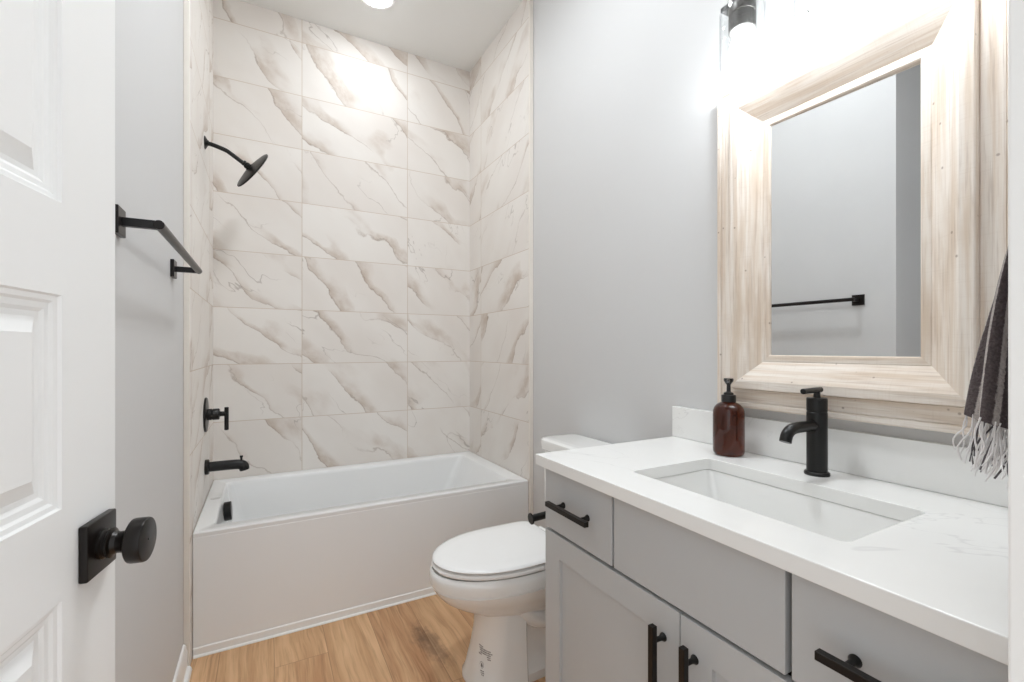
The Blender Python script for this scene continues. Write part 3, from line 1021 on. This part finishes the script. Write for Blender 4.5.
# ------------------------------------------------------------------ soap bottle
SXC, SYC = 1.398, -2.027
t = empty('soap_dispenser', (SXC, SYC, CT))
tag(t, 'amber glass soap bottle with a black pump on the worktop', 'soap dispenser')
bm = BM()
lathe(bm, (SXC, SYC, CT), (0, 0, 1), [(0.0, 0.002), (0.031, 0.001), (0.037, 0.002), (0.0405, 0.0065), (0.0415, 0.012), (0.0415, 0.116), (0.0405, 0.125), (0.0368, 0.135), (0.0305, 0.142), (0.0230, 0.1465), (0.0165, 0.149), (0.0165, 0.153)], 48, False, True)
obj('bottle', bm, M['amber'], t, smooth=60)
bm = BM()
lathe(bm, (SXC, SYC, CT + 0.149), (0, 0, 1), [(0.0185, 0), (0.019, 0.001), (0.019, 0.018), (0.018, 0.020), (0.0135, 0.0205), (0.0125, 0.026), (0.0075, 0.028), (0.0055, 0.030), (0.0050, 0.052), (0.0, 0.052)], 32)
obj('collar', bm, M['black_plastic'], t, smooth=30)
bm = BM()
lathe(bm, (SXC, SYC, CT + 0.198), (0, 0, 1), [(0.006, 0), (0.0075, 0.003), (0.0095, 0.006), (0.0125, 0.010), (0.013, 0.015), (0.012, 0.0175), (0.0, 0.018)], 28)
tube(bm, smooth_path([(SXC, SYC, CT + 0.2095), (SXC - 0.016, SYC - 0.0105, CT + 0.2105), (SXC - 0.031, SYC - 0.0205, CT + 0.209), (SXC - 0.037, SYC - 0.0245, CT + 0.203)], 5), 0.0045, 12)
obj('pump_head', bm, M['black_plastic'], t, smooth=40)

# ------------------------------------------------------------------ toilet paper arm on the vanity's far side
t = empty('toilet_paper_holder', (1.0, VY1, 0.66))
tag(t, 'empty black toilet paper arm on the side of the vanity', 'toilet paper holder')
AY = VY1 + 0.060
bm = BM()
lathe(bm, (1.045, VY1, 0.6685), (0, 1, 0), [(0.022, 0), (0.022, 0.006), (0.010, 0.009), (0.0078, 0.012), (0.0078, 0.060)], 28)
obj('post', bm, M['black_metal'], t)
bm = BM()
lathe(bm, (0.930, AY, 0.6615), (1, 0, 0.06), [(0.0150, 0), (0.0165, 0.0012), (0.0165, 0.004), (0.0110, 0.006), (0.0105, 0.009), (0.0105, 0.126), (0.0, 0.127)], 28)
obj('arm', bm, M['black_metal'], t)

# ------------------------------------------------------------------ framed mirror
MY0, MY1, MZ0, MZ1 = -2.584, -1.950, 0.994, 1.932
t = empty('framed_mirror', (XR, (MY0 + MY1) / 2, MZ0))
tag(t, 'mirror in a wide whitewashed wood frame above the vanity', 'mirror')
MIRROR_YAW = 1.15
PROF = [(0.0, 0.001), (0.0, 0.038), (0.002, 0.042), (0.005, 0.044), (0.015, 0.045), (0.017, 0.043), (0.018, 0.040), (0.019, 0.042), (0.053, 0.042), (0.0545, 0.039), (0.056, 0.041), (0.056, 0.056), (0.058, 0.059),
        (0.079, 0.059), (0.082, 0.0575), (0.133, 0.0205), (0.1345, 0.0215), (0.149, 0.0215), (0.152, 0.0195), (0.152, 0.010), (0.140, 0.001)]
def member(side):
    bm = BM()
    rows = []
    for end in (0, 1):
        r = []
        for u, h in PROF:
            X = XR - h
            if side in ('top', 'bottom'):
                z = MZ1 - u if side == 'top' else MZ0 + u
                y = MY0 + u if end == 0 else MY1 - u
            else:
                y = MY0 + u if side == 'near' else MY1 - u
                z = MZ0 + u if end == 0 else MZ1 - u
            r.append(Vector((X, y, z)))
        rows.append(r)
    loft(bm, rows)
    return bm
for side in ('top', 'bottom'):
    obj('frame_rail', member(side), M['wood_y'], t, smooth=25)
for side in ('near', 'far'):
    obj('frame_stile', member(side), M['wood_z'], t, smooth=25)
# the silvered pane sits slightly askew in its rebate
bm = boxm((-0.002, -(MY1 - MY0) / 2 + 0.146, MZ0 + 0.146), (0.002, (MY1 - MY0) / 2 - 0.146, MZ1 - 0.146))
bm.transform(Matrix.Translation((XR - 0.0105, (MY0 + MY1) / 2, 0)) @ Matrix.Rotation(radians(MIRROR_YAW), 4, 'Z'))
obj('mirror_glass', bm, M['mirror'], t)

# ------------------------------------------------------------------ vanity light: three glass shades
LY, LX = -2.300, 1.345
t = empty('vanity_light', (XR, LY, 2.08))
tag(t, 'black bar wall light with clear glass shades above the mirror', 'wall light')
obj('back_plate', boxm((XR - 0.020, LY - 0.10, 2.03), (XR, LY + 0.10, 2.14)), M['black_metal'], t, bevel=0.003)
for sy in (-0.05, 0.05):
    bm = BM()
    tube(bm, [(XR - 0.018, LY + sy, 2.081), (LX + 0.012, LY + sy, 2.081)], 0.006, 12)
    obj('bar_support', bm, M['black_metal'], t)
obj('bar', boxm((LX - 0.015, LY - 0.248, 2.075), (LX + 0.015, LY + 0.248, 2.0865)), M['black_metal'], t, bevel=0.0012)
for k in (1, 0, -1):
    yy = LY + 0.194 * k
    bm = BM()
    lathe(bm, (LX, yy, 2.076), (0, 0, -1), [(0.012, 0), (0.012, 0.006), (0.031, 0.010), (0.033, 0.014), (0.033, 0.034), (0.031, 0.036), (0.031, 0.038), (0.033, 0.040), (0.033, 0.078), (0.030, 0.080), (0.024, 0.080), (0.022, 0.070), (0.0, 0.070)], 36)
    sock = obj('socket', bm, M['socket'], t, smooth=30)
    bm = BM()
    lathe(bm, (LX, yy, 2.070), (0, 0, -1), [(0.034, 0), (0.046, 0.003), (0.052, 0.010), (0.0545, 0.020), (0.0545, 0.162), (0.0530, 0.167), (0.0510, 0.166), (0.0520, 0.160), (0.0520, 0.022), (0.0495, 0.013), (0.044, 0.006), (0.034, 0.003)], 48, False, False)
    obj('glass_shade', bm, M['glass'], sock, smooth=60)
    bm = BM()
    lathe(bm, (LX, yy, 2.008), (0, 0, -1), [(0.0125, 0), (0.0135, 0.006), (0.018, 0.020), (0.0255, 0.034), (0.0290, 0.047), (0.0285, 0.058), (0.023, 0.069), (0.013, 0.076), (0.0, 0.078)], 24)
    obj('bulb', bm, M['bulb'], sock, smooth=60)

# ------------------------------------------------------------------ recessed downlights: one over the tub, one added for fill
def downlight(x, y, label, lens, rs=0.0775):
    t = empty('recessed_light', (x, y, H - 0.012))
    tag(t, label, 'ceiling light')
    bm = BM()
    lathe(bm, (x, y, H), (0, 0, -1), [(rs + 0.020, 0), (rs + 0.018, 0.004), (rs + 0.010, 0.006), (rs, 0.004), (rs, 0.0)], 48, False, False)
    obj('trim_ring', bm, M['white_trim'], t)
    bm = BM()
    lathe(bm, (x, y, H - 0.0012), (0, 0, -1), [(rs, 0), (rs, 0.001), (rs * 0.95, 0.006), (rs * 0.8, 0.011), (rs * 0.45, 0.015), (0.0, 0.016)], 40)
    obj('light_lens', bm, lens, t)
downlight(0.765, -0.385, 'round white recessed light in the ceiling over the tub', M['lens'])
downlight(0.70, -1.62, 'added fill light, unseen, in the ceiling over the open floor', M['fill_lens'], 0.13)  # unseen lamp added to fill the room with light from above

# ------------------------------------------------------------------ hand towel gathered on a ring at the near end of the vanity
TX, TY = 1.075, -2.698
t = empty('hand_towel', (TX, TY, 1.03))
tag(t, 'dark grey striped towel with pale fringe hanging at the right', 'towel')
bm = BM()
uvl = bm.loops.layers.uv.new('UVMap')
NA, NZ = 150, 40
Z_TOP, Z_BOT = 1.452, 1.072
LOBES = 11
def towel_pt(a, f, inset=0.0):
    """a angle, f 0 at top .. 1 at bottom"""
    g = 0.16 + 0.84 * f
    ph = 0.7 * sin(3.1 * f)
    rip = 1.0 + (0.16 + 0.08 * f) * sin(LOBES * a + ph) + 0.05 * sin(4 * a + 1.3)
    ax_, ay_ = 0.095 * g, 0.052 * g
    y = TY + ay_ * rip * sin(a) * (1 - inset) + 0.006 * sin(5 * f + 2 * a)
    x = TX + ax_ * rip * cos(a) * (1 - inset)
    return Vector((x, max(y, YN + 0.006), Z_TOP + (Z_BOT - Z_TOP) * f + 0.006 * sin(LOBES * a) * f))
rows = []
for j in range(NZ + 1):
    rows.append([bm.verts.new(towel_pt(2 * pi * i / NA, j / NZ)) for i in range(NA)])
for j in range(NZ):
    for i in range(NA):
        k = (i + 1) % NA
        f = bm.faces.new((rows[j][i], rows[j][k], rows[j + 1][k], rows[j + 1][i]))
        for lp, (uu, vv) in zip(f.loops, ((i / NA, j / NZ), ((i + 1) / NA, j / NZ), ((i + 1) / NA, (j + 1) / NZ), (i / NA, (j + 1) / NZ))):
            lp[uvl].uv = (uu, vv)
bm.faces.new(rows[0])
bm.faces.new(rows[-1][::-1])
obj('cloth', bm, M['towel'], t, smooth=70)
bm = BM()
rr = random.Random(5)
for k in range(420):
    a = rr.uniform(0, 2 * pi)
    ins = rr.uniform(0.0, 0.5)
    p0 = towel_pt(a, 1.0, ins) + Vector((0, 0, 0.004))
    ln = rr.uniform(0.048, 0.072)
    spread = Vector((cos(a), 0.7 * max(sin(a), -0.1), 0)) * rr.uniform(0.004, 0.026)
    w1 = Vector((rr.uniform(-1, 1), rr.uniform(-1, 1), 0)) * 0.004
    w2 = Vector((rr.uniform(-1, 1), rr.uniform(-1, 1), 0)) * 0.006
    pts = [p0, p0 + spread * 0.25 + w1 + Vector((0, 0, -ln * 0.35)), p0 + spread * 0.65 + w2 + Vector((0, 0, -ln * 0.7)), p0 + spread + Vector((0, 0, -ln))]
    for q in pts:
        q.y = max(q.y, YN + 0.004)
    n0 = len(bm.faces)
    tube(bm, smooth_path(pts, 3), rr.uniform(0.0006, 0.0011), 5)
    bm.faces.ensure_lookup_table()
    mi = 1 if rr.random() < 0.16 else 0
    for q in list(bm.faces)[n0:]:
        q.material_index = mi
fo = obj('fringe', bm, [M['fringe_white'], M['fringe_grey']], t, smooth=60)
tag(fo, 'pale yarn fringe along the hem', kind='stuff')
t = empty('towel_ring', (TX, YN, 1.52))
tag(t, 'black wall ring from which the striped towel hangs', 'towel ring')
bm = BM()
lathe(bm, (TX, YN, 1.562), (0, 1, 0), [(0.025, 0), (0.025, 0.008), (0.009, 0.011), (0.009, 0.062), (0.0, 0.063)], 28)
obj('ring_post', bm, M['black_metal'], t)
bm = BM()
tube(bm, [(TX + 0.05 * sin(2 * pi * k / 36), TY, 1.512 + 0.05 * cos(2 * pi * k / 36)) for k in range(37)], 0.005, 10)
obj('ring', bm, M['black_metal'], t)
